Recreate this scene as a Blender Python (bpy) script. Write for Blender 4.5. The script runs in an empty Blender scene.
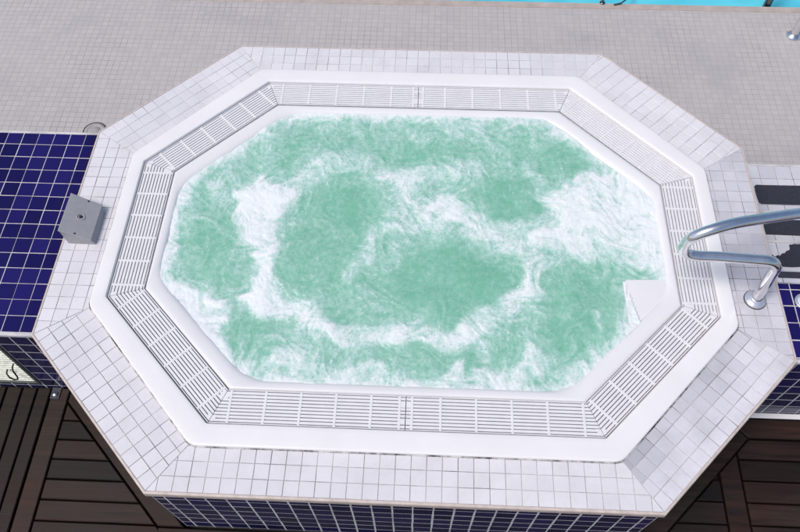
import bpy, math, random
import numpy as np
from mathutils import Vector, Matrix, noise as mnoise

random.seed(7)
S = bpy.context.scene
COL = S.collection
R = math.radians

# ------------------------------------------------------------------ helpers
class MB:
    """collects polygons; build() links them as ONE mesh object"""
    def __init__(self): self.v = []; self.f = []; self.m = []; self.t = []; self.s = []
    def add(self, verts, faces, mi=0, tone=0.5, smooth=False):
        o = len(self.v); self.v += [tuple(p) for p in verts]
        for f in faces:
            self.f.append([o + i for i in f]); self.m.append(mi); self.t.append(tone); self.s.append(smooth)
    def box(self, x0, x1, y0, y1, z0, z1, mi=0, tone=.5, bev=0.0):
        if bev <= 0:
            v = [(x0,y0,z0),(x1,y0,z0),(x1,y1,z0),(x0,y1,z0),(x0,y0,z1),(x1,y0,z1),(x1,y1,z1),(x0,y1,z1)]
            self.add(v, [(3,2,1,0),(4,5,6,7),(0,1,5,4),(1,2,6,5),(2,3,7,6),(3,0,4,7)], mi, tone)
        else:
            self.prism([(x0,y0),(x1,y0),(x1,y1),(x0,y1)], z0, z1, mi, tone, bev)
    def prism(self, poly, z0, z1, mi=0, tone=.5, bev=0.0, F=None):
        """vertical prism over a convex CCW polygon, top edge chamfered by bev"""
        n = len(poly)
        F = F or (lambda s, t, h: (s, t, h))
        rings = [(poly, z0)]
        if bev > 0:
            top = inset(poly, bev)
            if top and len(top) == n: rings += [(poly, z1 - bev), (top, z1)]
            else: rings += [(poly, z1)]
        else: rings += [(poly, z1)]
        v = []
        for pl, z in rings: v += [F(p[0], p[1], z) for p in pl]
        f = []
        for k in range(len(rings) - 1):
            for i in range(n):
                j = (i + 1) % n
                f.append((k*n+i, k*n+j, (k+1)*n+j, (k+1)*n+i))
        f.append(tuple((len(rings)-1)*n + i for i in range(n)))
        f.append(tuple(reversed(range(n))))
        self.add(v, f, mi, tone)
    def loft(self, rings, mi=0, closed=True, smooth=True, cap=False, tone=.5):
        n = len(rings[0]); v = [p for r in rings for p in r]; f = []
        for k in range(len(rings) - 1):
            for i in range(n if closed else n - 1):
                j = (i + 1) % n
                f.append((k*n+i, k*n+j, (k+1)*n+j, (k+1)*n+i))
        if cap: f.append(tuple((len(rings)-1)*n + i for i in range(n)))
        self.add(v, f, mi, tone, smooth)
    def lathe(self, c, prof, n=32, mi=0, axis=(0,0,1), tone=.5):
        c = Vector(c); az = Vector(axis).normalized()
        ax = az.orthogonal().normalized(); ay = az.cross(ax)
        rings = [[tuple(c + az*h + (ax*math.cos(2*math.pi*i/n) + ay*math.sin(2*math.pi*i/n))*max(r, 1e-5)) for i in range(n)] for r, h in prof]
        self.loft(rings, mi, tone=tone)
    def tube(self, pts, r, n=20, mi=0, caps=True, tone=.5):
        pts = [Vector(p) for p in pts]; rings = []; up = None
        for i, p in enumerate(pts):
            a = pts[max(i-1, 0)]; b = pts[min(i+1, len(pts)-1)]
            d = (b - a).normalized()
            if up is None: up = d.orthogonal().normalized()
            up = (up - d*up.dot(d)).normalized(); w = d.cross(up)
            rings.append([tuple(p + (up*math.cos(2*math.pi*k/n) + w*math.sin(2*math.pi*k/n))*r) for k in range(n)])
        self.loft(rings, mi, tone=tone)
        if caps:
            self.add(rings[0], [tuple(reversed(range(n)))], mi, tone); self.add(rings[-1], [tuple(range(n))], mi, tone)
    def build(self, name, mats, parent=None, attr=True):
        me = bpy.data.meshes.new(name); me.from_pydata(self.v, [], self.f)
        for m in (mats if isinstance(mats, (list, tuple)) else [mats]): me.materials.append(m)
        me.polygons.foreach_set('material_index', self.m)
        me.polygons.foreach_set('use_smooth', self.s)
        if attr:
            a = me.attributes.new('tone', 'FLOAT', 'FACE'); a.data.foreach_set('value', [float(x) for x in self.t])
        me.update()
        o = bpy.data.objects.new(name, me); COL.objects.link(o)
        if parent is not None:
            o.parent = parent
            o.matrix_parent_inverse = Matrix.Translation(-Vector(parent.location))
        return o

def clip(poly, n, d):
    """keep the part of poly with n.p <= d"""
    out = []
    for i in range(len(poly)):
        a, b = poly[i], poly[(i+1) % len(poly)]
        da = n[0]*a[0] + n[1]*a[1] - d; db = n[0]*b[0] + n[1]*b[1] - d
        if da <= 0: out.append(a)
        if (da < 0 < db) or (db < 0 < da):
            t = da/(da - db); out.append((a[0] + (b[0]-a[0])*t, a[1] + (b[1]-a[1])*t))
    res = []
    for p in out:
        if not res or abs(p[0]-res[-1][0]) + abs(p[1]-res[-1][1]) > 1e-6: res.append(p)
    if len(res) > 1 and abs(res[0][0]-res[-1][0]) + abs(res[0][1]-res[-1][1]) < 1e-6: res.pop()
    return res if len(res) >= 3 else []

def area(p): return .5*sum(p[i][0]*p[(i+1) % len(p)][1] - p[(i+1) % len(p)][0]*p[i][1] for i in range(len(p)))

def hps(poly):
    out = []
    for i in range(len(poly)):
        a, b = poly[i], poly[(i+1) % len(poly)]
        e = (b[0]-a[0], b[1]-a[1]); L = math.hypot(*e)
        if L < 1e-7: continue
        n = (e[1]/L, -e[0]/L); out.append((n, n[0]*a[0] + n[1]*a[1]))
    return out

def inset(poly, g):
    r = list(poly)
    for n, d in hps(poly):
        r = clip(r, n, d - g)
        if not r: return []
    return r

def tiles(mb, poly, F, size, grout=.003, off=(0, 0), h=.0016, jit=.0003, tone=None, mt=0, mg=1, sz2=None):
    """a convex CCW area laid with single bevelled tiles on a grout bed; F(s,t,h) -> world"""
    sx = size; sy = sz2 or size
    xs = [p[0] for p in poly]; ys = [p[1] for p in poly]
    inner = inset(poly, grout*.5)
    H = hps(inner)
    for i in range(math.floor((min(xs)-off[0])/sx) - 1, math.ceil((max(xs)-off[0])/sx) + 1):
        for j in range(math.floor((min(ys)-off[1])/sy) - 1, math.ceil((max(ys)-off[1])/sy) + 1):
            x, y = off[0] + i*sx, off[1] + j*sy
            g = grout*.5*random.uniform(.75, 1.25)
            dx, dy = random.uniform(-.0004, .0004), random.uniform(-.0004, .0004)
            q = [(x+g+dx, y+g+dy), (x+sx-g+dx, y+g+dy), (x+sx-g+dx, y+sy-g+dy), (x+g+dx, y+sy-g+dy)]
            for n, d in H:
                q = clip(q, n, d)
                if not q: break
            if not q or area(q) < 2e-5: continue
            b = min(.0005, h*.6)
            top = inset(q, b)
            tn = random.random() if tone is None else tone(x+sx/2, y+sy/2)
            z = random.uniform(-jit, jit); tk = .004 if h > .001 else .0012; tx, ty = random.gauss(0, tk), random.gauss(0, tk)
            cx, cy = x+sx/2, y+sy/2
            hh = lambda p, e: z + e + (p[0]-cx)*tx + (p[1]-cy)*ty
            n_ = len(q)
            if top and len(top) == n_:
                v = [F(p[0], p[1], -h) for p in q] + [F(p[0], p[1], hh(p, -b*.8)) for p in q] + [F(p[0], p[1], hh(p, 0)) for p in top]
                f = [(k*n_+a, k*n_+(a+1) % n_, (k+1)*n_+(a+1) % n_, (k+1)*n_+a) for k in (0, 1) for a in range(n_)] + [tuple(2*n_+a for a in range(n_))]
            else:
                v = [F(p[0], p[1], -h) for p in q] + [F(p[0], p[1], hh(p, 0)) for p in q]
                f = [(a, (a+1) % n_, n_+(a+1) % n_, n_+a) for a in range(n_)] + [tuple(n_+a for a in range(n_))]
            mb.add(v, f, mt, tn)
    mb.add([F(p[0], p[1], -h*.88) for p in poly], [tuple(range(len(poly)))], mg)

def plane_frame(O, U, V):
    O = Vector(O); U = Vector(U).normalized(); V = Vector(V).normalized(); N = U.cross(V)
    return lambda s, t, h: tuple(O + U*s + V*t + N*h)

def tag(o, label=None, cat=None, group=None, kind=None):
    if label: o['label'] = label
    if cat: o['category'] = cat
    if group: o['group'] = group
    if kind: o['kind'] = kind
    return o

def empty(name, loc, label, cat, group=None):
    o = bpy.data.objects.new(name, None); COL.objects.link(o); o.location = loc
    o.empty_display_size = .05
    return tag(o, label, cat, group)

# ------------------------------------------------------------------ materials
class NT:
    def __init__(self, name):
        self.m = bpy.data.materials.new(name); self.m.use_nodes = True
        self.n = self.m.node_tree.nodes; self.l = self.m.node_tree.links
        self.b = self.n['Principled BSDF']
    def new(self, t, **k):
        x = self.n.new(t)
        for a, v in k.items(): setattr(x, a, v)
        return x
    def link(self, a, b): self.l.new(a, b)
    def co(self, scale=(1,1,1), rot=(0,0,0)):
        tc = self.new('ShaderNodeTexCoord'); mp = self.new('ShaderNodeMapping')
        mp.inputs['Scale'].default_value = scale; mp.inputs['Rotation'].default_value = rot
        self.link(tc.outputs['Object'], mp.inputs['Vector']); return mp.outputs[0]
    def noise(self, scale, detail=4, rough=.55, vec=None, dist=0):
        x = self.new('ShaderNodeTexNoise'); x.inputs['Scale'].default_value = scale; x.inputs['Detail'].default_value = detail
        x.inputs['Roughness'].default_value = rough; x.inputs['Distortion'].default_value = dist
        self.link(vec if vec is not None else self.co(), x.inputs['Vector']); return x.outputs['Fac']
    def ramp(self, fac, stops):
        x = self.new('ShaderNodeValToRGB'); e = x.color_ramp.elements
        while len(e) < len(stops): e.new(.5)
        for a, (p, c) in zip(e, stops):
            a.position = p; a.color = (c if len(c) == 4 else (*c, 1)) if hasattr(c, '__len__') else (c, c, c, 1)
        self.link(fac, x.inputs[0]); return x.outputs['Color']
    def mix(self, fac, a, b, mode='MIX'):
        x = self.new('ShaderNodeMix', data_type='RGBA', blend_type=mode)
        for s, v in ((x.inputs['Factor'], fac), (x.inputs['A'], a), (x.inputs['B'], b)):
            if isinstance(v, (int, float)): s.default_value = v
            elif isinstance(v, tuple): s.default_value = v if len(v) == 4 else (*v, 1)
            else: self.link(v, s)
        return x.outputs['Result']
    def math(self, op, a, b=0.0, c=None, clamp=False):
        x = self.new('ShaderNodeMath', operation=op, use_clamp=clamp)
        for s, v in zip(x.inputs, (a, b, c)):
            if v is None: continue
            if isinstance(v, (int, float)): s.default_value = v
            else: self.link(v, s)
        return x.outputs[0]
    def attr(self, name):
        x = self.new('ShaderNodeAttribute'); x.attribute_name = name; return x.outputs['Fac']
    def bump(self, h, strength=.2, dist=.002):
        x = self.new('ShaderNodeBump'); x.inputs['Strength'].default_value = strength; x.inputs['Distance'].default_value = dist
        self.link(h, x.inputs['Height']); self.link(x.outputs[0], self.b.inputs['Normal']); return x
    def set(self, **k):
        for a, v in k.items():
            s = self.b.inputs[a]
            if isinstance(v, (int, float)): s.default_value = v
            elif isinstance(v, tuple): s.default_value = (*v, 1) if len(v) == 3 and s.type == 'RGBA' else v
            else: self.link(v, s)
        return self

def m_tile(name, lo, hi, dirt, rough=(.12, .3), dirt_amt=.25, attr='tone', spec=.5):
    t = NT(name); tone = t.attr(attr)
    c = t.ramp(tone, [(0, lo), (1, hi)])
    n1 = t.noise(9, 5, .6); n2 = t.noise(70, 4, .6)
    k = t.math('MULTIPLY', t.ramp(n1, [(.45, 0), (.75, 1)]), dirt_amt)
    c = t.mix(k, c, dirt)
    c = t.mix(t.ramp(n2, [(.35, .0), (.8, .12)]), c, dirt)
    t.set(**{'Base Color': c, 'Roughness': t.ramp(n1, [(.3, rough[0]), (.7, rough[1])]), 'Specular IOR Level': spec})
    t.bump(n2, .12, .0008); return t.m

def m_plain(name, c, rough=.5, var=.12, scale=20, metallic=0, bump=.1, spec=.5):
    t = NT(name); n = t.noise(scale, 5, .6)
    d = tuple(x*(1-var) for x in c); e = tuple(min(1, x*(1+var*.5)) for x in c)
    t.set(**{'Base Color': t.ramp(n, [(.3, d), (.7, e)]), 'Roughness': t.ramp(t.noise(scale*3, 4), [(.3, max(.03, rough*.8)), (.7, min(1, rough*1.2))]),
             'Metallic': metallic, 'Specular IOR Level': spec})
    if bump: t.bump(t.noise(scale*8, 4), bump, .001)
    return t.m

def m_grout(name, light, dark, a=.42, b=.62, scale=6):
    t = NT(name); n = t.noise(scale, 6, .65)
    t.set(**{'Base Color': t.ramp(n, [(a, light), (b, dark)]), 'Roughness': .9}); return t.m

M = {}
M['white_tile'] = m_tile('glazed_white_tile', (.63,.625,.67), (.755,.75,.785), (.44,.43,.45), (.14,.34), .30)
M['white_tile_worn'] = m_tile('worn_white_tile', (.36,.36,.41), (.72,.71,.76), (.36,.36,.39), (.2,.45), .45)
M['step_tile'] = m_tile('step_tile', (.52,.53,.60), (.64,.65,.70), (.42,.42,.45), (.2,.4), .3)
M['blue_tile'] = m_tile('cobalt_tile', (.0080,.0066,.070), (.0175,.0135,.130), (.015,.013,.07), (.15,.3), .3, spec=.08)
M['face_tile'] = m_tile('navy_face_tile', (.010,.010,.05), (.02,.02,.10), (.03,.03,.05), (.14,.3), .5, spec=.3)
M['dark_grout'] = m_grout('aged_grout', (.60,.58,.60), (.14,.14,.16), .46, .68, 3.5)
M['front_grout'] = m_grout('dark_joint_grout', (.50,.48,.50), (.09,.09,.10), .42, .66, 5)
M['white_grout'] = m_grout('pale_grout', (.62,.61,.62), (.30,.30,.32), .45, .75, 8)
M['bullnose'] = m_plain('fired_edge', (.60,.52,.48), .45, .2, 30)
M['gel'] = m_plain('white_gelcoat', (.80,.795,.81), .22, .04, 5, bump=.03)
M['lip'] = m_plain('white_gelcoat_wet', (.76,.76,.785), .18, .04, 4, bump=.03)
M['channel'] = m_plain('gutter_channel', (.60,.58,.61), .6, .3, 15)
M['grate'] = m_plain('white_plastic', (.75,.75,.775), .35, .05, 20, bump=.05)
M['box_grey'] = m_plain('grey_plastic', (.34,.345,.37), .42, .08, 40, bump=.15)
M['box_dark'] = m_plain('dark_plastic', (.02,.02,.022), .4, .2, 40)
M['strip'] = m_plain('anti_slip_rubber', (.026,.030,.046), .8, .25, 60, bump=.5)
M['caulk'] = m_grout('dirty_sealant', (.55,.54,.55), (.03,.03,.03), .42, .6, 14)
M['plinth_core'] = m_plain('rendered_core', (.3,.3,.3), .9, .2)
M['flange'] = m_plain('pale_steel_flange', (.62,.63,.72), .28, .1, 30, metallic=.55)
M['louvre'] = m_plain('pale_louvre_metal', (.62,.68,.60), .3, .45, 30)
M['frame_metal'] = m_plain('hatch_frame_metal', (.16,.18,.16), .4, .2, 30, metallic=.4)
M['concrete'] = m_plain('concrete', (.28,.27,.26), .9, .2, 3, bump=.4)
M['lens'] = m_plain('pale_lens', (.55,.62,.70), .15, .1, 60)
M['wall_white'] = m_plain('pool_render', (.05,.42,.52), .6, .1, 4)

def m_chrome(name, c=(.72,.73,.75), r=.14):
    t = NT(name); n = t.noise(25, 5, .6); s = t.noise(160, 3)
    t.set(**{'Base Color': t.ramp(n, [(.3, tuple(x*.85 for x in c)), (.7, c)]), 'Metallic': 1.0,
             'Roughness': t.ramp(n, [(.3, r*.7), (.7, r*1.5)])}); t.bump(s, .03, .0005); return t.m
M['chrome'] = m_chrome('polished_stainless_steel', (.86,.86,.88), .12)
M['dark_chrome'] = m_chrome('dark_stainless_steel', (.20,.21,.23), .25)  # darker steel for the pool rail, hook and pin

def m_mosaic():
    t = NT('grey_mosaic_tiles'); v = t.co()
    br = t.new('ShaderNodeTexBrick', offset=0.0, squash=1.0)
    for k, x in (('Scale', 1), ('Mortar Size', .0017), ('Mortar Smooth', .25), ('Bias', 0), ('Brick Width', .0355), ('Row Height', .0345)): br.inputs[k].default_value = x
    br.inputs['Color1'].default_value = (.445,.424,.428,1); br.inputs['Color2'].default_value = (.485,.463,.463,1)
    wob = t.new('ShaderNodeVectorMath', operation='ADD')
    nn = t.new('ShaderNodeTexNoise'); nn.inputs['Scale'].default_value = 5; t.link(v, nn.inputs['Vector'])
    sc = t.new('ShaderNodeVectorMath', operation='SCALE'); sc.inputs['Scale'].default_value = .008
    t.link(nn.outputs['Color'], sc.inputs[0]); t.link(v, wob.inputs[0]); t.link(sc.outputs[0], wob.inputs[1])
    t.link(wob.outputs[0], br.inputs['Vector'])
    g = t.ramp(t.noise(2.3, 6, .7), [(.42, (.39,.38,.40)), (.58, (.32,.31,.33)), (.72, (.15,.14,.15))])
    t.link(g, br.inputs['Mortar'])
    st = t.noise(.9, 6, .6); st2 = t.noise(3.2, 5, .6)
    c = t.mix(t.math('MULTIPLY', t.ramp(st, [(.35, 0), (.7, 1)]), .35), br.outputs['Color'], (.52,.49,.48))
    c = t.mix(t.math('MULTIPLY', t.ramp(st2, [(.5, 0), (.72, 1)]), .45), c, (.33,.32,.345))
    t.set(**{'Base Color': c, 'Roughness': t.ramp(st2, [(.3, .4), (.7, .65)])})
    t.bump(t.math('SUBTRACT', 1.0, br.outputs['Fac']), .5, .0015); return t.m
M['mosaic'] = m_mosaic()

def m_wood(name, ang):
    t = NT(name)
    v = t.co((1.3, 26, 26), (0, 0, ang)); tone = t.attr('tone')
    g = t.noise(1.6, 8, .65, v, .6); w = t.noise(2.2, 5, .6)
    c = t.ramp(g, [(.3, (.013,.0060,.0045)), (.55, (.046,.0195,.0135)), (.8, (.088,.036,.025))])
    c2 = t.ramp(g, [(.3, (.014,.010,.008)), (.7, (.062,.047,.036))])
    c = t.mix(t.math('MULTIPLY', t.ramp(w, [(.42, 0), (.66, 1)]), .75), c, c2)
    br = t.math('ADD', t.math('MULTIPLY', tone, .55), .16)
    x = t.new('ShaderNodeVectorMath', operation='SCALE'); t.link(c, x.inputs[0]); t.link(br, x.inputs['Scale'])
    t.set(**{'Base Color': x.outputs[0], 'Roughness': t.ramp(g, [(.3, .45), (.7, .7)]), 'Specular IOR Level': .3})
    t.bump(g, .35, .002); return t.m
M['wood_x'] = m_wood('oiled_hardwood', 0)
M['wood_y'] = m_wood('oiled_hardwood_lengthwise', R(90))
M['wood_l'] = m_wood('oiled_hardwood_trim', R(45))
M['wood_r'] = m_wood('oiled_hardwood_border', R(-45))

# ------------------------------------------------------------------ octagons of the tub (half length, half width, corner x, corner y)
Q0 = (1.340, 1.008, .816, .474)     # outer edge of tiled coping
QR = (1.160, .849, .696, .351)      # outer edge of fibreglass rim
QG = (1.105, .774, .654, .314)      # outer edge of gutter
QI = (.976, .650, .602, .272)       # inner edge of gutter

def octo(q, d=0.0):
    """eight corners, counter-clockwise from the +x side; d pushes every side outward"""
    L, W, cx, cy = q
    P = [(L,-cy),(L,cy),(cx,W),(-cx,W),(-L,cy),(-L,-cy),(-cx,-W),(cx,-W)]
    out = []
    for i in range(8):
        a, b, c = P[i-1], P[i], P[(i+1) % 8]
        e1 = Vector((b[0]-a[0], b[1]-a[1])).normalized(); e2 = Vector((c[0]-b[0], c[1]-b[1])).normalized()
        n1 = Vector((e1.y, -e1.x)); n2 = Vector((e2.y, -e2.x))
        k = n1.dot(n2); out.append((b[0] + (n1.x+n2.x)*d/(1+k), b[1] + (n1.y+n2.y)*d/(1+k)))
    return out

def rring(q, d, z, r, seg=8):
    P = octo(q, d); out = []
    for i in range(8):
        a, b, c = (Vector(P[i-1]), Vector(P[i]), Vector(P[(i+1) % 8]))
        u = (a-b).normalized(); w = (c-b).normalized()
        half = u.angle(w)/2; t = min(r/math.tan(half), .48*min((a-b).length, (c-b).length)); rr = t*math.tan(half)
        cen = b + (u+w).normalized()*(rr/math.sin(half))
        s = b + u*t - cen; e = b + w*t - cen
        a0 = math.atan2(s.y, s.x); a1 = math.atan2(e.y, e.x)
        if a1 < a0: a1 += 2*math.pi
        for k in range(seg+1):
            an = a0 + (a1-a0)*k/seg
            out.append((cen.x + rr*math.cos(an), cen.y + rr*math.sin(an), z))
    return out

DZ = -.50      # pool deck and timber deck level
LEDGE = -.010

# ------------------------------------------------------------------ raised tub surround
plinth = empty('tub_surround', (0, 0, DZ), 'raised octagonal surround of small white tiles with navy tiled sides around the whirlpool', 'tub surround')
C0 = octo(Q0); C0i = octo(Q0, -.008); CR = octo(QR, -.03)
names_front = {5, 6, 7}
for i in range(8):
    j = (i+1) % 8
    a, b, c, d = C0i[i], C0i[j], CR[j], CR[i]
    O = Vector((*a, 0)); U = Vector((b[0]-a[0], b[1]-a[1], 0)); Vv = Vector((-U.y, U.x, 0))
    F = plane_frame(O, U, Vv); u = U.normalized(); v = Vv.normalized()
    loc = [((Vector((*p, 0))-O).dot(u), (Vector((*p, 0))-O).dot(v)) for p in (a, b, c, d)]
    mid = U.length/2
    front = i in (4, 5, 6, 7, 0)
    lown = lambda x, y: .5 + .9*mnoise.noise(Vector((x*3.1 + 11*i, y*5.0, i*3.7)))
    if i == 7:      # side at the lower right: damp, dirty tiles next to the rim
        tf = lambda x, y: max(0, min(1, 1.0 - 12*max(0, y-.045)*max(0, lown(x, y)-.12) + random.uniform(-.12, .06)))
        ms = M['white_tile_worn']
    elif i == 0:
        tf = lambda x, y: max(0, min(1, .62 + .35*(lown(x, y)-.5) + random.uniform(-.08, .08))); ms = M['white_tile_worn']
    else:
        tf = lambda x, y: max(0, min(1, .65 + .5*(lown(x, y)-.5) + random.uniform(-.16, .16)))
        ms = M['white_tile']
    mb = MB()
    tiles(mb, loc, F, .0502, .0023, off=(mid % .0502 + .004*i, 0), tone=tf)
    n4 = [(p[0], p[1]) for p in (a, b, c, d)]
    mb.prism(n4, -.034, -.0022, 1)
    mb.build('coping', [ms, M['front_grout'] if front else M['dark_grout']], plinth)
mb = MB()
mb.loft([[(*p, z) for p in octo(Q0, dd)] for dd, z in ((-.0078,-.004),(-.0078,.0003),(-.004,.0006),(-.001,-.0008),(.001,-.004),(.0015,-.010),(.0015,-.028),(-.001,-.033),(-.012,-.0345))], smooth=False)
mb.build('bullnose_edge', M['bullnose'], plinth)
mb = MB(); mb.prism(octo(Q0, -.012), DZ-.1, -.036, 0); mb.prism(octo(Q0, -.0125), DZ-.1, -.0365, 0)
# the core is hollow where the tub sits: only the ring of walls is built
mb = MB(); mb.loft([[(*p, z) for p in octo(Q0, -.014)] for z in (DZ-.1, -.0345)], smooth=False)
mb.build('core', M['plinth_core'], plinth)
P = octo(Q0, -.008)
for i in range(8):
    a, b = P[i], P[(i+1) % 8]
    O = Vector((*a, DZ-.02)); U = Vector((b[0]-a[0], b[1]-a[1], 0)); L = U.length; hgt = -.034-(DZ-.02)
    F = plane_frame(O, U, (0, 0, 1))
    mb = MB(); tiles(mb, [(0,0),(L,0),(L,hgt),(0,hgt)], F, .0672, .0062, off=(L/2-.0336, hgt-.0672*8), jit=.00015, h=.0005)
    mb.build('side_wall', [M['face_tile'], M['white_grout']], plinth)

# ------------------------------------------------------------------ the fibreglass tub
tub = empty('whirlpool_tub', (0, 0, DZ), 'white fibreglass elongated octagonal whirlpool tub set in the tiled surround', 'hot tub')
mb = MB(); ring = lambda q, d, z, r: rring(q, d, z, r)
prof = [(QR,.002,-.004,.062),(QR,.002,.007,.062),(QR,.0014,.0092,.061),(QR,0,.0107,.060),(QR,-.002,.0116,.058),(QR,-.0040,.0120,.056),(QR,-.0046,.0121,.055),(QR,-.030,.0125,.035)]
prof2 = [(QG,.020,.0125,.030),(QG,.0050,.0123,.022),(QG,.0044,.0121,.021),(QG,.0024,.0105,.016),(QG,.0012,.006,.014),(QG,.0006,-.016,.012)]
mb.loft([ring(*p) for p in prof + prof2]); mb.build('rim', M['gel'], tub)
mb = MB(); mb.loft([ring(QR,.0065,.0012,.065), ring(QR,.0055,.0024,.064), ring(QR,.001,.0028,.062)]); mb.build('sealant_bead', M['caulk'], tub)
mb = MB(); mb.loft([ring(QG,.0,-.0125,.012), ring(QI,-.002,-.0125,.010)]); mb.build('gutter_channel', M['channel'], tub)
mb = MB()
QW = (.938, .612, .545, .215)        # water outline: bigger chamfers than the gutter
def mixq(t): return tuple(a + (b-a)*t for a, b in zip(QI, QW))
lipprof = [(0,-.0005,-.055,.010),(0,-.0005,-.006,.010),(0,-.002,-.002,.012),(.1,-.002,.0006,.02),(.2,0,.0014,.04),(.35,0,.0012,.07),(.55,0,.0002,.11),(.74,0,-.002,.15),(.90,0,-.0065,.18),(1,0,-.0135,.20),(1,-.008,-.030,.21),(1,-.014,-.18,.22),(1,-.03,-.30,.22),(1,-.11,-.36,.2),(1,-.19,-.70,.15)]
mb.loft([ring(mixq(k), d, z, r) for k, d, z, r in lipprof], cap=True); mb.build('basin', M['lip'], tub)
# shallow moulded step in the near right corner, just awash
st = [(.797,-.166),(.93,-.160),(.94,-.27),(.80,-.412),(.776,-.408),(.769,-.40),(.7735,-.35),(.780,-.29),(.7845,-.22),(.786,-.185),(.7875,-.173),(.791,-.168)]
mb = MB(); stp = list(reversed(st))
mb.prism(stp, -.34, -.0088, 0, .5, .006)
mb.v = [(x, y, z - .0085*max(0, min(1, (-.22-y)/.17))*max(0, min(1, (.86-x)/.06)) if z > -.05 else z) for x, y, z in mb.v]
mb.build('corner_step', M['lip'], tub)

# ------------------------------------------------------------------ gutter grates
G0 = octo(QG, -.0018); G1 = octo(QI, .0016)
labels = {
 0:('grate at the right end of the gutter, under the handrail'),
 1:('sloping grate at the far right, beside the foam patch'),
 3:('sloping grate at the far left corner of the gutter'),
 4:('grate at the left end of the gutter, beside the grey box'),
 5:('sloping grate at the near left corner of the gutter'),
 7:('sloping grate at the near right, beside the stained grey tiles'),
 '2a':('grate forming the right half of the far straight side'),
 '2b':('grate forming the left half of the far straight side'),
 '6a':('grate forming the left half of the near straight side'),
 '6b':('grate forming the right half of the near straight side')}
GZ = .0030
def grate(key, i, s0, s1):
    """s0,s1: span along side i as offsets from its middle, None = mitred end"""
    j = (i+1) % 8
    A0, B0, A1, B1 = (Vector(G0[i]), Vector(G0[j]), Vector(G1[i]), Vector(G1[j]))
    mid = (A0+B0+A1+B1)/4; u = (B0-A0).normalized(); v = Vector((-u.y, u.x))
    W = (A1-A0).dot(v)
    loc = lambda p: ((p-mid).dot(u), (p-A0).dot(v))
    poly = [loc(A0), loc(B0), loc(B1), loc(A1)]
    full = poly
    # mitre gap
    poly = inset(poly, .0008)
    if s0 is not None: poly = clip(poly, (-1, 0), -s0)
    if s1 is not None: poly = clip(poly, (1, 0), s1)
    F = lambda s, t, h: (mid.x + u.x*s + v.x*t, mid.y + u.y*s + v.y*t, 0) and (A0.x + (mid-A0).dot(u)*u.x + u.x*s + v.x*t, A0.y + (mid-A0).dot(u)*u.y + u.y*s + v.y*t, h)
    cs = [p[0] for p in poly]; c = F((min(cs)+max(cs))/2, W/2, GZ-.02)
    root = empty('gutter_grate', c, 'white slatted ' + labels[key], 'grate', 'slatted grates in the overflow gutter')
    n = 10; pitch = W/n; mb = MB()
    for k in range(n+1):
        t0 = k*pitch - .0045; t1 = k*pitch + .0045
        if k == 0: t0 = 0.0
        if k == n: t1 = W
        q = clip(clip(poly, (0, -1), -t0), (0, 1), t1)
        if q: mb.prism(q, GZ-.007, GZ, 0, .5, .0008, F)
    mb.build('slats', M['grate'], root)
    # cross bars
    lo, hi = min(cs), max(cs); pos = []
    if s0 is None and s1 is None:
        span = (B1-A1).length; m = max(2, round(span/.112)); pos = [(-span/2 + .012 + (span-.024)*k/m) for k in range(m+1)]
    else:
        sg = 1 if s0 is not None else -1
        x = .021
        while x < .60: pos.append(sg*x); x += (.095 if x < .03 else .1185)
    for x in pos:
        q = clip(clip(inset(full, .004), (-1, 0), -(x-.0042)), (1, 0), x+.0042)
        q = clip(clip(q, (-1, 0), -lo-.002), (1, 0), hi-.002) if q else q
        if q and area(q) > 1e-4:
            b = MB(); b.prism(q, GZ-.008, GZ+.0009, 0, .5, .0007, F); b.build('cross_bar', M['grate'], root)
    # moulded webs: corner webs at mitred ends, joint plate halves at the centre joint
    if s0 is not None or s1 is not None:
        sg = 1 if s0 is not None else -1
        for t0, t1 in ((.020, .038), (.078, .098)):
            xs = sorted((sg*.0012, sg*.0175))
            b = MB(); b.prism([(xs[0], t0), (xs[1], t0), (xs[1], t1), (xs[0], t1)], GZ-.0075, GZ+.0006, 0, .5, .0005, F); b.build('joint_plate', M['grate'], root)
    for e, on in ((0, s0 is None), (1, s1 is None)):
        if not on: continue
        a, d = (full[0], full[3]) if e == 0 else (full[1], full[2])
        for f0, f1 in ((.06, .24), (.70, .93)):
            p0 = (a[0]+(d[0]-a[0])*f0, a[1]+(d[1]-a[1])*f0); p1 = (a[0]+(d[0]-a[0])*f1, a[1]+(d[1]-a[1])*f1)
            w = .016*(1 if e == 0 else -1)
            q = [(p0[0]+w*.06, p0[1]), (p0[0]+w, p0[1]), (p1[0]+w, p1[1]), (p1[0]+w*.06, p1[1])]
            if area(q) < 0: q.reverse()
            if (i + e) % 2 == 0 or f0 < .1:
                b = MB(); b.prism(q, GZ-.0078, GZ+.0005, 0, .5, .0004, F); b.build('corner_web', M['grate'], root)
for i in (0, 1, 3, 4, 5, 7): grate(i, i, None, None)
grate('2a', 2, None, -.0012); grate('2b', 2, .0012, None)
grate('6a', 6, None, -.0012); grate('6b', 6, .0012, None)

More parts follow.
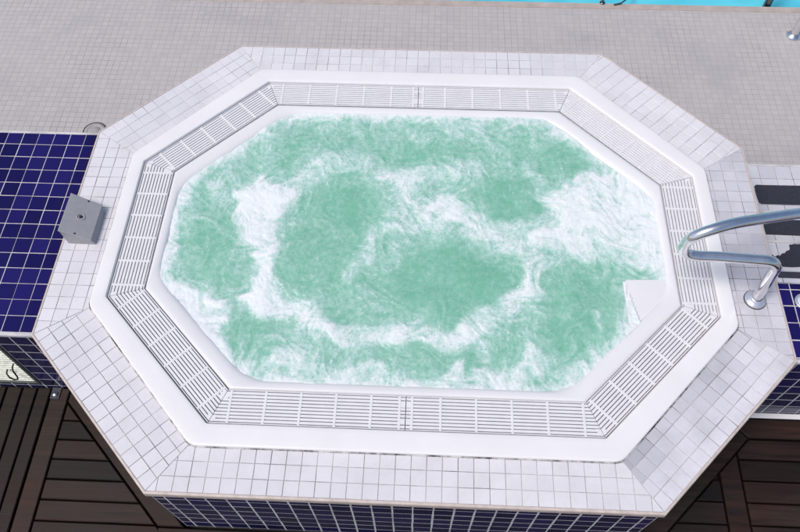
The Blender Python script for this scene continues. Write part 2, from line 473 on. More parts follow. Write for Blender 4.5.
# ------------------------------------------------------------------ bubbling water
def vnoise(x, y, seed):
    xi = np.floor(x).astype(np.int64); yi = np.floor(y).astype(np.int64); fx = x-xi; fy = y-yi
    def h(a, b):
        n = (a*374761393 + b*668265263 + seed*982451653) & 0xffffffff
        n = ((n ^ (n >> 13))*1274126177) & 0xffffffff
        n = n ^ (n >> 16)
        an = (n & 0xffff)/65536.0*2*np.pi
        return np.cos(an), np.sin(an)
    sx = fx*fx*fx*(fx*(fx*6-15)+10); sy = fy*fy*fy*(fy*(fy*6-15)+10)
    def g(a, b, dx, dy): c, s = h(a, b); return c*dx + s*dy
    n00 = g(xi, yi, fx, fy); n10 = g(xi+1, yi, fx-1, fy); n01 = g(xi, yi+1, fx, fy-1); n11 = g(xi+1, yi+1, fx-1, fy-1)
    return ((n00*(1-sx)+n10*sx)*(1-sy) + (n01*(1-sx)+n11*sx)*sy)*1.5
def fbm(x, y, f, seed, oct=5, gain=.55, ridge=False):
    a = 1.0; s = 0*x; tot = 0
    for k in range(oct):
        n = vnoise(x*f + 13.7*k, y*f - 7.1*k, seed+k)
        s = s + a*((1-2*np.abs(n)) if ridge else n); tot += a; a *= gain; f *= 2.03
    return s/tot

STROKES = [  # foam drawn along the currents: path, reach, strength
    ([(-0.096,0.322),(-0.037,0.273),(-0.025,0.183),(-0.062,0.109)],0.038,0.50),
    ([(-0.400,-0.325),(-0.344,-0.372),(-0.296,-0.418),(-0.192,-0.430),(-0.088,-0.438),(-0.014,-0.408)],0.036,0.745),
    ([(-0.013,0.059),(-0.105,0.022),(-0.171,-0.026),(-0.171,-0.094),(-0.224,-0.188)],0.028,0.55),
    ([(-0.021,-0.408),(0.093,-0.396),(0.154,-0.441),(0.243,-0.370),(0.345,-0.310),(0.425,-0.220),(0.455,-0.128),(0.443,-0.058),(0.354,-0.003)],0.039,0.72),
    ([(-0.060,0.262),(0.023,0.316),(0.149,0.331),(0.251,0.314)],0.038,0.55),
    ([(-0.019,0.228),(0.028,0.122)],0.046,0.50),
    ([(0.162,0.117),(0.221,0.086),(0.286,0.051),(0.394,0.022),(0.517,0.040)],0.049,0.60),
    ([(0.065,0.080),(0.162,0.046),(0.297,0.014)],0.037,0.50),
    ([(0.581,0.180),(0.682,0.258),(0.786,0.297)],0.058,0.85),
    ([(0.632,0.134),(0.735,0.186),(0.856,0.214)],0.099,0.90),
    ([(0.625,0.039),(0.759,0.044),(0.913,0.050)],0.080,0.85),
    ([(0.898,0.241),(0.927,0.097),(0.920,-0.041)],0.065,0.85),
    ([(0.508,0.012),(0.601,-0.021),(0.749,-0.051),(0.859,-0.074)],0.048,0.70),
    ([(-0.814,-0.320),(-0.746,-0.347),(-0.740,-0.419),(-0.701,-0.496)],0.073,0.95),
    ([(-0.851,-0.280),(-0.787,-0.421),(-0.673,-0.553)],0.046,0.90),
    ([(-0.928,0.211),(-0.944,0.030),(-0.933,-0.140),(-0.893,-0.260)],0.033,0.70),
    ([(-0.897,0.263),(-0.799,0.414),(-0.653,0.574),(-0.506,0.613)],0.031,0.60),
    ([(-0.507,0.619),(-0.077,0.645),(0.439,0.656),(0.671,0.619)],0.018,0.55),
    ([(-0.640,-0.540),(-0.499,-0.565),(-0.402,-0.531),(-0.261,-0.567),(-0.105,-0.565)],0.029,0.65),
    ([(-0.446,-0.544),(-0.380,-0.503)],0.026,0.50),
    ([(0.155,-0.562),(0.175,-0.531)],0.022,0.80),
    ([(0.251,-0.573),(0.372,-0.554),(0.446,-0.525),(0.437,-0.484)],0.036,0.70),
    ([(0.245,0.576),(0.278,0.533)],0.022,0.60),
    ([(0.130,0.600),(0.165,0.529)],0.036,0.42),
    ([(0.660,-0.326),(0.682,-0.358)],0.019,0.60),
    ([(0.451,0.362),(0.502,0.252),(0.538,0.179)],0.021,0.45),
    ([(-0.822,0.235),(-0.787,0.221)],0.021,0.50),
    ([(0.253,-0.441),(0.266,-0.517)],0.018,0.40),
    ([(0.527,-0.544),(0.595,-0.552)],0.018,0.40),
    ([(-0.029,-0.030),(-0.063,-0.121)],0.024,0.35),
    ([(-0.612,0.266,0.017),(-0.611,0.200,0.063),(-0.612,0.126,0.088),(-0.610,0.054,0.082),(-0.584,-0.015,0.065),(-0.556,-0.082,0.040),(-0.531,-0.152,0.024)],None,0.97),
    ([(-0.620,0.151,0.050),(-0.669,0.164,0.029),(-0.714,0.167,0.013)],None,0.90),
    ([(-0.585,0.018,0.057),(-0.634,-0.021,0.033),(-0.662,-0.041,0.016)],None,0.70),
    ([(-0.526,-0.191,0.024),(-0.548,-0.244,0.051),(-0.550,-0.286,0.062),(-0.515,-0.326,0.050),(-0.473,-0.341,0.031),(-0.424,-0.322,0.019),(-0.389,-0.346,0.019)],None,0.97),
    ([(-0.558,-0.278,0.035),(-0.602,-0.283,0.023),(-0.634,-0.293,0.012)],None,0.85),
    ([(-0.517,0.189,0.042),(-0.477,0.225,0.051),(-0.418,0.278,0.051),(-0.358,0.331,0.056),(-0.278,0.360,0.052),(-0.186,0.342,0.043),(-0.102,0.299,0.030)],None,0.60),
    ([(-0.572,0.152,0.059),(-0.517,0.189,0.051)],None,0.80),
    ([(0.788,-0.207,0.015),(0.778,-0.290,0.015),(0.788,-0.389,0.022)],None,0.45),
    ([(0.102,0.152,0.037),(0.130,0.162,0.050),(0.153,0.139,0.045),(0.165,0.092,0.029),(0.204,0.060,0.016)],None,0.93),
    ([(0.064,0.117,0.025),(0.086,0.146,0.033)],None,0.60),
]
CLEAR = [(0.145,-0.192,0.222,0.174,1.0),(-0.329,-0.118,0.159,0.196,0.6),(-0.273,0.135,0.166,0.114,0.8),(0.623,-0.295,0.137,0.174,0.8),
    (0.400,0.198,0.151,0.106,0.9),(-0.790,-0.103,0.145,0.173,0.5),(-0.571,-0.413,0.115,0.078,0.6),(0.077,-0.505,0.210,0.060,0.5),
    (0.016,0.415,0.248,0.074,0.4),(0.654,0.411,0.144,0.104,0.8)]
WZ = -.014
def build_water():
    st = .0036
    xs = np.arange(-.96, .9601, st); ys = np.arange(-.64, .6401, st)
    X, Y = np.meshgrid(xs, ys)
    # carry the coordinates back along a swirling current, so noise is drawn out into streaks
    ax_, ay_ = X.copy(), Y.copy(); e = .004
    psi = lambda x, y: fbm(x, y, 3.2, 11, 2)*.115 + fbm(x, y, 8.5, 21, 1)*.024
    trail = []
    for k in range(7):
        u = (psi(ax_, ay_+e) - psi(ax_, ay_-e))/(2*e); v = -(psi(ax_+e, ay_) - psi(ax_-e, ay_))/(2*e)
        ax_ = ax_ - u*.022; ay_ = ay_ - v*.022
        trail.append((ax_, ay_))
    ax_ = .62*ax_ + .38*X; ay_ = .62*ay_ + .38*Y
    wx, wy = trail[1]; wx = X + .55*(wx-X); wy = Y + .55*(wy-Y)
    wx = wx + .011*fbm(ax_, ay_, 15, 15, 4) + .006*fbm(ax_, ay_, 45, 17, 3)
    wy = wy + .011*fbm(ax_, ay_, 15, 35, 4) + .006*fbm(ax_, ay_, 45, 37, 3)
    patch = fbm(ax_, ay_, 8, 41, 5, .6); fine = fbm(X, Y, 42, 81, 4, .65); mid = fbm(ax_, ay_, 17, 45, 5, .62)
    foam = np.zeros_like(X)
    for pts, r, s in STROKES:
        d = np.full_like(X, 9.0); q = np.zeros_like(X)
        for a, b in zip(pts[:-1], pts[1:]):
            ax, ay = a[:2]; bx, by = b[:2]; vx, vy = bx-ax, by-ay
            t = np.clip(((wx-ax)*vx + (wy-ay)*vy)/(vx*vx+vy*vy), 0, 1)
            ra = r if r else a[2] + (b[2]-a[2])*t
            dd = np.hypot(wx-ax-t*vx, wy-ay-t*vy)
            d = np.minimum(d, dd - ra)
            q = np.maximum(q, np.clip((1.20*ra + .009 - dd)/(.52*ra + .014), 0, 1))
        d = d + (r or 0); r = r or 0
        q = np.clip(q, 0, 1); q = q*q*(3-2*q)
        halo = .17*np.exp(-np.clip(d-r, 0, None)/.045)
        a = s*q*(1 - (1.15-s)*.6*np.clip(.5-patch*1.6-mid*1.0, 0, 1)) + halo*s*(.6+1.6*mid)
        a = a*(.90 + .22*mid + .20*patch)*(.84 if s < .7 else .95)
        foam = 1-(1-foam)*(1-np.clip(a, 0, 1))
    clear = np.zeros_like(X)
    for cx, cy, a, b, s in CLEAR:
        d = np.sqrt(((wx-cx)/a)**2 + ((wy-cy)/b)**2)
        clear = np.maximum(clear, s*np.clip((1.2-d)/.45, 0, 1))
    lace = fbm(ax_, ay_, 10, 71, 5, .6, True); lace2 = fbm(X*.8+ax_*.2, Y*.8+ay_*.2, 22, 75, 4, .6, True)
    haze = .215 + .26*fbm(ax_, ay_, 6, 51, 4) + .11*mid + .26*np.clip(lace-.30, 0, 1) + .20*np.clip(lace2-.36, 0, 1) + .10*fine
    haze = np.clip(haze, .02, .6)*(1-.62*clear)
    f = 1-(1-haze)*(1-foam*(1-.25*clear))
    # pale fringe where the water laps over the white lip
    de = np.full_like(X, 9.0)
    for n, dd in hps([(p[0], p[1]) for p in octo(QW, .004)]): de = np.minimum(de, dd - n[0]*X - n[1]*Y)
    fr = np.clip((.050 + .05*patch + .03*mid - de)/.055, 0, 1)
    f = 1-(1-f)*(1-.7*fr)*(1-.42*np.exp(-np.clip(de, 0, None)/.045)*(.8+mid))
    f = f + (.32*fine + .12*mid)*np.clip(f*(1.10-f)*3.0, 0, 1)
    spark = np.clip(fbm(X, Y, 75, 85, 2) - .34, 0, 1)*np.clip(patch*2+.2, 0, 1)
    f = np.clip(f + spark*1.2, 0, 1)
    Z = WZ + .008*fbm(X, Y, 4.5, 91, 2) + .0034*fbm(X, Y, 8, 95, 2) + f*.0065 + f*.0016*fine + f*.0022*mid
    onstep = (X > .800 + .035*np.clip((-.22-Y)/.17, 0, 1)) & (Y < -.178)
    Z = np.where(onstep, Z - .012, Z); f = np.where((X > .782) & (Y < -.170), np.maximum(f, .93), f)
    edge = octo(QW, .010); H = hps(edge)
    inside = np.ones(X.shape, bool)
    for n, d in H: inside &= (n[0]*X + n[1]*Y <= d)
    Z = np.where(inside, Z, Z)
    idx = -np.ones(X.shape, int)
    cell = inside[:-1,:-1] & inside[1:,:-1] & inside[:-1,1:] & inside[1:,1:]
    used = np.zeros(X.shape, bool)
    used[:-1,:-1] |= cell; used[1:,:-1] |= cell; used[:-1,1:] |= cell; used[1:,1:] |= cell
    idx[used] = np.arange(used.sum())
    V = np.stack([X[used], Y[used], Z[used]], 1)
    J, I = np.nonzero(cell)
    Fc = np.stack([idx[J, I], idx[J, I+1], idx[J+1, I+1], idx[J+1, I]], 1)
    me = bpy.data.meshes.new('spa_water'); me.from_pydata(V.tolist(), [], Fc.tolist())
    a = me.attributes.new('foam', 'FLOAT', 'POINT'); a.data.foreach_set('value', f[used].astype(np.float32))
    me.polygons.foreach_set('use_smooth', [True]*len(me.polygons))
    t = NT('aerated_green_water'); fo = t.attr('foam')
    n1 = t.noise(170, 5, .65); n2 = t.noise(70, 5, .6)
    k = t.math('ADD', fo, t.math('MULTIPLY', t.math('SUBTRACT', n1, .5), .36))
    k = t.math('ADD', k, t.math('MULTIPLY', t.math('SUBTRACT', n2, .5), .12))
    vo = t.new('ShaderNodeTexVoronoi'); vo.inputs['Scale'].default_value = 85; t.link(t.co(), vo.inputs['Vector'])
    pin = t.ramp(vo.outputs['Distance'], [(.12, 1), (.30, 0)])
    band = t.ramp(fo, [(.25, 0), (.5, 1), (.75, .8), (.97, .1)])
    k = t.math('SUBTRACT', k, t.math('MULTIPLY', t.math('MULTIPLY', pin, band), .38))
    vs = t.new('ShaderNodeTexVoronoi'); vs.inputs['Scale'].default_value = 60; t.link(t.co(), vs.inputs['Vector'])
    sp = t.math('MULTIPLY', t.ramp(vs.outputs['Distance'], [(.06, 1), (.19, 0)]), t.ramp(t.noise(9, 4), [(.46, 0), (.58, 1)]))
    k = t.math('ADD', k, t.math('MULTIPLY', sp, .40), clamp=True)
    c = t.ramp(k, [(.0, (.155,.425,.295)), (.16, (.225,.485,.375)), (.38, (.34,.57,.495)), (.66, (.52,.68,.65)), (.86, (.69,.765,.775)), (1, (.77,.81,.84))])
    t.set(**{'Base Color': c, 'Roughness': t.ramp(k, [(.15, .15), (.6, .5)]), 'Specular IOR Level': .4, 'IOR': 1.33})
    hb = t.math('ADD', t.math('MULTIPLY', n2, .5), t.math('MULTIPLY', k, .6))
    t.bump(hb, .14, .006)
    me.materials.append(t.m)
    o = bpy.data.objects.new('spa_water', me); COL.objects.link(o)
    tag(o, 'pale green bubbling water with white foam filling the whirlpool tub', 'water', kind='structure')
build_water()

# ------------------------------------------------------------------ left blue ledge
left = empty('blue_tiled_ledge', (-1.75, 0, DZ), 'low ledge of cobalt blue tiles with a louvred hatch, left of the tub', 'ledge', 'blue tiled ledges beside the tub')
XE = 1.337; LX0 = -2.6
mb = MB(); F = plane_frame((0, 0, LEDGE), (1, 0, 0), (0, 1, 0))
tiles(mb, [(LX0,-.462),(-XE,-.462),(-XE,.463),(LX0,.463)], F, .0665, .0035, off=(-XE-.0665*2+.012, -.462), tone=None)
mb.prism([(LX0,-.462),(-XE,-.462),(-XE,.463),(LX0,.463)], LEDGE-.03, LEDGE-.002, 1)
mb.build('ledge_top', [M['blue_tile'], M['white_grout']], left)
mb = MB(); mb.box(LX0, -XE-.002, -.4755, -.4622, LEDGE-.012, LEDGE+.001, 0, .5, .002); mb.build('edge_trim', M['white_grout'], left); mb = MB(); mb.box(LX0, -XE-.002, .4632, .474, LEDGE-.012, LEDGE+.001, 0, .5, .002)
mb.build('edge_trim', M['white_grout'], left)
# front wall round the hatch opening
HX0, HX1, HZ0, HZ1 = -2.10, -1.500, -.462, -.085
FW = plane_frame((0, -.475, 0), (1, 0, 0), (0, 0, 1))
mb = MB(); zt = LEDGE-.0125; zb = DZ-.02
for q in ([(HX1,zb),(-XE+.03,zb),(-XE+.03,zt),(HX1,zt)], [(HX0,HZ1),(HX1,HZ1),(HX1,zt),(HX0,zt)], [(HX0,zb),(HX1,zb),(HX1,HZ0),(HX0,HZ0)], [(LX0,zb),(HX0,zb),(HX0,zt),(LX0,zt)]):
    tiles(mb, q, FW, .0665, .0052, off=(HX1+.002, zt-.0665*9), tone=None, h=.0005, jit=.00015)
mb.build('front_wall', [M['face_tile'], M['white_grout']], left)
mb = MB(); Fb = plane_frame((0, .474, 0), (-1, 0, 0), (0, 0, 1))
tiles(mb, [(XE,zb),(-LX0,zb),(-LX0,zt),(XE,zt)], Fb, .0665, .0042)
mb.build('back_wall', [M['face_tile'], M['white_grout']], left)
hatch = empty('access_hatch', ((HX0+HX1)/2, -.47, HZ0), 'pale ribbed metal access hatch in the navy wall under the left ledge', 'hatch')
mb = MB()
for k in range(18):
    z = HZ0 + .012 + k*(HZ1-HZ0-.02)/18; a, b = HX0+.0125, HX1-.0125
    mb.add([(a,-.452,z+.021),(b,-.452,z+.021),(b,-.4765,z+.010),(a,-.4765,z+.010),(b,-.4765,z+.0075),(a,-.4765,z+.0075),(b,-.452,z),(a,-.452,z)], [(3,2,1,0),(5,4,2,3),(7,6,4,5)])
mb.build('louvre_panel', M['louvre'], hatch)
mb = MB()
mb.box(HX1-.012, HX1-.0015, -.481, -.445, HZ0+.001, HZ1-.001, 0, .5, .002); mb.box(HX0+.0015, HX0+.012, -.481, -.445, HZ0+.001, HZ1-.001, 0, .5, .002)
mb.box(HX0+.0125, HX1-.0125, -.480, -.445, HZ1-.012, HZ1-.0015, 0, .5, .002); mb.box(HX0+.0125, HX1-.0125, -.480, -.445, HZ0+.0015, HZ0+.011, 0, .5, .002)
mb.build('hatch_frame', M['frame_metal'], hatch)
mb = MB(); hx = -1.538
mb.tube([(hx+.012,-.468,-.265),(hx+.012,-.492,-.268),(hx+.010,-.500,-.285),(hx+.004,-.502,-.335),(hx-.006,-.502,-.362),(hx-.022,-.502,-.366),(hx-.034,-.501,-.350),(hx-.040,-.492,-.33),(hx-.040,-.468,-.325)], .0032, 10)
mb.build('handle', M['box_dark'], hatch)

# ------------------------------------------------------------------ right ledge and steps
right = empty('blue_tiled_ledge', (1.8, -.3, DZ), 'narrow cobalt blue tiled ledge on the right, next to the white steps', 'ledge', 'blue tiled ledges beside the tub')
RX1 = 2.6; NY = -.157
mb = MB(); q = [(XE,-.462),(RX1,-.462),(RX1,NY),(XE,NY)]
tiles(mb, q, F, .0682, .0042, off=(XE+.048, NY-.0265-.0682*4)); mb.prism(q, LEDGE-.03, LEDGE-.002, 1)
mb.build('ledge_top', [M['blue_tile'], M['white_grout']], right)
mb = MB(); mb.box(XE+.002, RX1, -.4755, -.4622, LEDGE-.012, LEDGE+.001, 0, .5, .002); mb.build('edge_trim', M['white_grout'], right)
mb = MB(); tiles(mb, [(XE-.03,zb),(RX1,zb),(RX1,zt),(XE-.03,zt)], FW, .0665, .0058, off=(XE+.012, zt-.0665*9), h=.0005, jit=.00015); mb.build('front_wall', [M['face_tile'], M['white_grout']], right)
mb = MB(); mb.box(XE-.1, RX1, -.4985, -.4775, DZ, DZ+.009, 0, .5, .003); mb.build('skirting', M['gel'], right)

steps = empty('tiled_steps', (1.8, .3, DZ), 'flight of white tiled steps with worn black anti-slip strips, right of the tub', 'steps')
def stp_tread(y0, y1, z, nm='tread'):
    mb = MB(); q = [(XE,y0),(RX1,y0),(RX1,y1-.012),(XE,y1-.012)]; Fz = plane_frame((0, 0, z), (1, 0, 0), (0, 1, 0))
    tiles(mb, q, Fz, .0745, .0032, off=(XE+.03, y1-.012-.0745*6), tone=lambda x, y: random.uniform(.2, 1))
    mb.box(XE, RX1, y0, y1-.001, DZ-.02, z-.0022, 1)
    o = mb.build(nm, [M['step_tile'], M['front_grout']], steps)
    mb = MB(); mb.box(XE, RX1, y1-.0118, y1, z-.016, z+.0008, 0, .5, .0025); mb.build('nosing', M['white_grout'], o)
    return o
t1 = stp_tread(.335, .705, -.375); t2 = stp_tread(.10, .345, -.25); t3 = stp_tread(-.112, .11, -.125)
t4 = MB(); q = [(XE,NY+.001),(RX1,NY+.001),(RX1,-.104),(XE,-.104)]
tiles(t4, q, F, .0745, .0032, off=(XE+.03, -.25)); t4.prism(q, DZ-.02, LEDGE-.0022, 1); t4 = t4.build('landing', [M['step_tile'], M['front_grout']], steps)
def strip(poly, z):
    if area(poly) < 0: poly = list(reversed(poly))
    mb = MB(); n = len(poly)
    mb.add([(x, y, z+.0006) for x, y in poly] + [(x, y, z+.0032) for x, y in poly], [tuple(n+i for i in range(n))] + [(i, (i+1) % n, n+(i+1) % n, n+i) for i in range(n)])
    mb.build('anti_slip_strip', M['strip'], steps)
strip([(1.551,.570),(1.562,.579),(1.589,.578),(1.761,.580),(2.45,.580),(2.45,.472),(1.736,.472),(1.566,.471),(1.554,.477),(1.550,.522)], -.375)
strip([(1.481,.284),(1.484,.295),(1.55,.297),(2.45,.297),(2.45,.216),(1.621,.218),(1.480,.220),(1.479,.253)], -.25)
rag = [(1.414,.039),(1.419,.031),(1.424,.029),(1.433,.036),(1.443,.034),(1.449,.040),(1.455,.046),(1.461,.045),(1.467,.049),(1.472,.056),(1.477,.059),(1.482,.060),(1.488,.064),(1.491,.076),(1.490,.085),(1.495,.088),(1.501,.088),(1.508,.091),(1.52,.0905),(1.536,.092),(1.60,.091),(2.45,.092),
       (2.45,-.016),(1.60,-.0155),(1.511,-.014),(1.478,-.017),(1.445,-.016),(1.434,-.006),(1.426,.001),(1.419,.011),(1.414,.019)]
strip(rag, -.125)
strip([(1.352,-.109),(1.437,-.1095),(2.45,-.1095),(2.45,-.1365),(1.431,-.136),(1.352,-.1355)], LEDGE)

# ledge light
lt = empty('ledge_light', (1.421,-.234,LEDGE), 'small round pale lens set in the blue ledge below the handrail', 'light fitting')
mb = MB(); mb.lathe((1.421,-.234,LEDGE), [(.032,-.005),(.032,.004),(.030,.0055),(.025,.0058),(.0235,.004)]); mb.build('bezel', M['flange'], lt)
mb = MB(); mb.lathe((1.421,-.234,LEDGE), [(.0238,.003),(.021,.0055),(.014,.0075),(.006,.0083),(0,.0085)]); mb.build('lens', M['lens'], lt)

# ------------------------------------------------------------------ grab rail
def fillet(pts, radii, seg=10):
    out = [Vector(pts[0])]
    for i in range(1, len(pts)-1):
        a, b, c = Vector(pts[i-1]), Vector(pts[i]), Vector(pts[i+1]); r = radii[i]
        u = (a-b).normalized(); w = (c-b).normalized(); half = u.angle(w)/2
        if r <= 0 or half > 1.55: out.append(b); continue
        t = min(r/math.tan(half), .66*(a-b).length, .66*(c-b).length); rr = t*math.tan(half)
        cen = b + (u+w).normalized()*(rr/math.sin(half)); s = b+u*t-cen; e = b+w*t-cen
        ang = s.angle(e)
        for k in range(seg+1):
            f = k/seg; out.append(cen + (s*math.sin((1-f)*ang) + e*math.sin(f*ang))/math.sin(ang))
    out.append(Vector(pts[-1])); return out
rail = empty('grab_rail', (1.242,-.238,0), 'bent polished steel grab rail rising from the coping on the right', 'handrail')
path = fillet([(1.242,-.238,0),(1.2345,-.222,.240),(1.03,-.2065,.2325)], [0,.048,0], 14)
def spline(P, n=8):
    P = [Vector(p) for p in P]; out = []
    for i in range(1, len(P)-2):
        a, b, c, d = P[i-1:i+3]
        for k in range(n):
            t = k/n; out.append(.5*((2*b) + (c-a)*t + (2*a-5*b+4*c-d)*t*t + (3*b-a-3*c+d)*t*t*t))
    return out + [P[-2]]
path += spline([(1.08,-.209,.2325),(1.0,-.206,.2325),(.965,-.2065,.234),(.928,-.204,.243),(.906,-.203,.272),(.904,-.203,.312),(.925,-.2025,.352),(.97,-.195,.378),(1.04,-.175,.387),(1.135,-.148,.378),(1.285,-.101,.350),(1.55,-.02,.28),(1.76,.042,.212)])
path += fillet([(1.62,.002,.258),(1.82,.06,.19),(1.88,.08,-.25)], [0,.09,0], 14)[1:]
mb = MB(); mb.tube(path, .0185, 28); mb.build('tube', M['chrome'], rail)
mb = MB(); mb.lathe((1.242,-.238,0), [(.0375,.001),(.0375,.006),(.0355,.0085),(.027,.012),(.0225,.018),(.021,.0215),(.0185,.022)], 40); mb.build('flange', M['flange'], rail)
mb = MB(); mb.lathe((1.242,-.238,0), [(.0400,.0004),(.0400,.0022),(.037,.0026)], 40); mb.build('flange_shadow_ring', M['box_dark'], rail)  # black ring standing in for the shadow at the foot of the flange
mb = MB(); mb.lathe((1.88,.08,-.25), [(.0375,.001),(.0375,.006),(.0355,.0085),(.027,.012),(.0225,.018),(.0185,.022)], 32); mb.build('flange', M['flange'], rail)

# ------------------------------------------------------------------ wedge shaped control box
bx = empty('control_box', (-1.265, 0, 0), 'grey wedge shaped plastic box with a round button on the left coping', 'control box')
base = [(-1.311,-.087),(-1.204,-.089),(-1.206,.060),(-1.312,.074)]
top = [(-1.321,-.083,.082),(-1.211,-.092,.033),(-1.209,.073,.033),(-1.319,.092,.082)]
tv = [Vector(p) for p in top]; tc = sum(tv, Vector())/4
nrm = (tv[1]-tv[0]).cross(tv[3]-tv[0]).normalized()
under = [p + (tc-p).normalized()*.004 - nrm*.006 for p in tv]
mb = MB(); mb.add([(*p, .0006) for p in base] + [tuple(p) for p in under], [(0,1,5,4),(1,2,6,5),(2,3,7,6),(3,0,4,7),(4,5,6,7),(3,2,1,0)])
mb.build('housing', M['box_grey'], bx)
lid_in = [p + (tc-p).normalized()*.003 for p in tv]
lo = [p - nrm*.0058 for p in tv]; md = [p - nrm*.0018 for p in tv]
mb = MB(); mb.loft([[tuple(p) for p in r] for r in (lo, md, lid_in)], smooth=False, cap=True); mb.add([tuple(p) for p in lo], [(3,2,1,0)])
lid = mb.build('lid', M['box_grey'], bx)
bt = MB(); bt.lathe(tc, [(.0165,-.0005),(.0165,.0016),(.0150,.0024),(.0115,.0020),(.0110,.0012)], 28, 0, nrm); bt.build('button_ring', M['box_grey'], bx)
bt = MB(); bt.lathe(tc, [(.0062,-.0005),(.0062,.0026),(.0045,.0034),(0,.0035)], 20, 0, nrm); bt.build('button', M['box_dark'], bx)
for f in (((tv[3]*.42+tv[2]*.58), 0), ((tv[0]*.52+tv[1]*.48), 1)):
    p = f[0] + (tc-f[0]).normalized()*.008
    s = MB(); s.lathe(p, [(.0036,-.0005),(.0036,.0012),(.002,.0018),(0,.0019)], 14, 0, nrm); s.build('screw', M['box_dark'], bx)

# ------------------------------------------------------------------ ground, pool deck, pool
PX0, PX1, PY0, PY1 = -7.0, 9.0, 1.955, 12.0
def sheet_with_hole(name, z, x0, x1, y0, y1, mat):
    mb = MB()
    for a, b, c, d in ((x0, x1, y0, PY0), (x0, x1, PY1, y1), (x0, PX0, PY0, PY1), (PX1, x1, PY0, PY1)):
        mb.add([(a,c,z),(b,c,z),(b,d,z),(a,d,z)], [(0,1,2,3)])
    return tag(mb.build(name, mat), kind='structure')
sheet_with_hole('ground', DZ-.14, -400, 400, -400, 400, M['concrete'])
sheet_with_hole('pool_deck', DZ, -14, 14, -.45, 20, M['mosaic'])
mb = MB()
for a, b, c, d in ((PX0-.06, PX1+.06, PY0-.045, PY0), (PX0-.06, PX1+.06, PY1, PY1+.045), (PX0-.06, PX0, PY0, PY1), (PX1, PX1+.06, PY0, PY1)):
    mb.box(a, b, c, d, DZ-.03, DZ+.006, 0, .5, .004)
pe = m_plain('pool_edge_tile', (.46,.40,.37), .5, .2, 12)
tag(mb.build('pool_kerb', pe), kind='structure')
mb = MB(); d = -1.9
mb.add([(PX0,PY0,d),(PX1,PY0,d),(PX1,PY1,d),(PX0,PY1,d),(PX0,PY0,DZ-.004),(PX1,PY0,DZ-.004),(PX1,PY1,DZ-.004),(PX0,PY1,DZ-.004)], [(0,1,2,3),(0,4,5,1),(1,5,6,2),(2,6,7,3),(3,7,4,0)])
tag(mb.build('pool_basin', M['wall_white']), kind='structure')
mb = MB(); nx, ny = 60, 40; wz = DZ-.06
mb.add([(PX0+(PX1-PX0)*i/nx, PY0+(PY1-PY0)*j/ny, wz) for j in range(ny+1) for i in range(nx+1)], [(j*(nx+1)+i, j*(nx+1)+i+1, (j+1)*(nx+1)+i+1, (j+1)*(nx+1)+i) for j in range(ny) for i in range(nx)], smooth=True)
t = NT('turquoise_pool_water'); n = t.noise(3.5, 4, .6); v = t.new('ShaderNodeTexVoronoi', feature='SMOOTH_F1'); v.inputs['Scale'].default_value = 5; t.link(t.co(), v.inputs['Vector'])
t.set(**{'Base Color': t.mix(t.ramp(v.outputs['Distance'], [(.2, 0), (.7, 1)]), (.07,.50,.66), (.14,.66,.80)), 'Roughness': .06, 'IOR': 1.33}); t.bump(n, .25, .03)
tag(mb.build('pool_water', t.m), kind='structure')

# floor drain half hidden behind the ledge
dr = empty('floor_drain', (-1.652,.905,DZ), 'round grey floor drain in the mosaic deck behind the left ledge', 'drain')
mb = MB(); mb.lathe((-1.652,.905,DZ), [(.060,.0005),(.060,.003),(.0585,.004),(.056,.004),(.0548,.002)], 40); mb.build('ring', m_plain('drain_ring', (.06,.06,.065), .5, .3, 40), dr)
mb = MB(); mb.lathe((-1.652,.905,DZ), [(.0535,.001),(.0535,.0035),(.038,.0035),(.037,.0020),(.030,.0020),(.029,.0035),(0,.0036)], 40); mb.build('cover', m_plain('drain_cover', (.38,.36,.37), .6, .15, 40), dr)

# pool ladder rails
lr = empty('pool_ladder', (2.05, 1.73, DZ), 'steel pool ladder handrail standing on the mosaic deck at top right', 'pool ladder')
mb = MB(); mb.tube(fillet([(2.046,1.722,DZ),(2.055,1.73,-.05),(2.07,2.15,.15),(2.08,2.22,-1.2)], [0,.2,.2,0], 12), .020, 20); mb.build('rail', M['chrome'], lr)
mb = MB(); mb.lathe((2.046,1.722,DZ), [(.040,.001),(.040,.006),(.030,.012),(.024,.020),(.020,.021)], 28); mb.build('flange', M['chrome'], lr)
lr2 = empty('pool_rail', (1.966, 1.948, DZ), 'dark steel rail rising out of the turquoise water at the pool edge', 'pool rail')
mb = MB(); mb.tube(fillet([(1.955,1.982,-1.2),(1.965,1.985,-.42),(2.03,2.13,-.22),(2.22,2.50,-.16),(2.22,2.50,-1.2)], [0,.08,.1,.12,0], 12), .021, 20); mb.build('rail', M['dark_chrome'], lr2)
mb = MB(); mb.lathe((1.962,1.984,wz), [(.030,-.01),(.030,.006),(.021,.012)], 20); mb.build('collar', M['dark_chrome'], lr2)
lp = empty('pool_grating_hook', (1.12, 1.97, DZ), 'thin dark bent hook hanging over the pool kerb near the top', 'hook')
mb = MB(); mb.tube(fillet([(1.085,1.935,DZ+.012),(1.125,1.945,DZ+.014),(1.165,1.985,DZ+.016),(1.21,2.06,DZ+.02),(1.22,2.10,DZ-.2)], [0,.05,.05,.05,0], 8), .0045, 12); mb.build('rod', M['dark_chrome'], lp)
lp = empty('lane_anchor', (1.022, 1.962, DZ), 'short upright steel lane anchor pin on the pool kerb', 'anchor pin')
mb = MB(); mb.tube([(1.022,1.955,DZ+.006),(1.022,1.957,DZ+.06)], .007, 12); mb.build('pin', M['dark_chrome'], lp)
mb = MB(); mb.lathe((1.022,1.955,DZ+.006), [(.016,0),(.016,.004),(.007,.006)], 16); mb.build('base', M['dark_chrome'], lp)

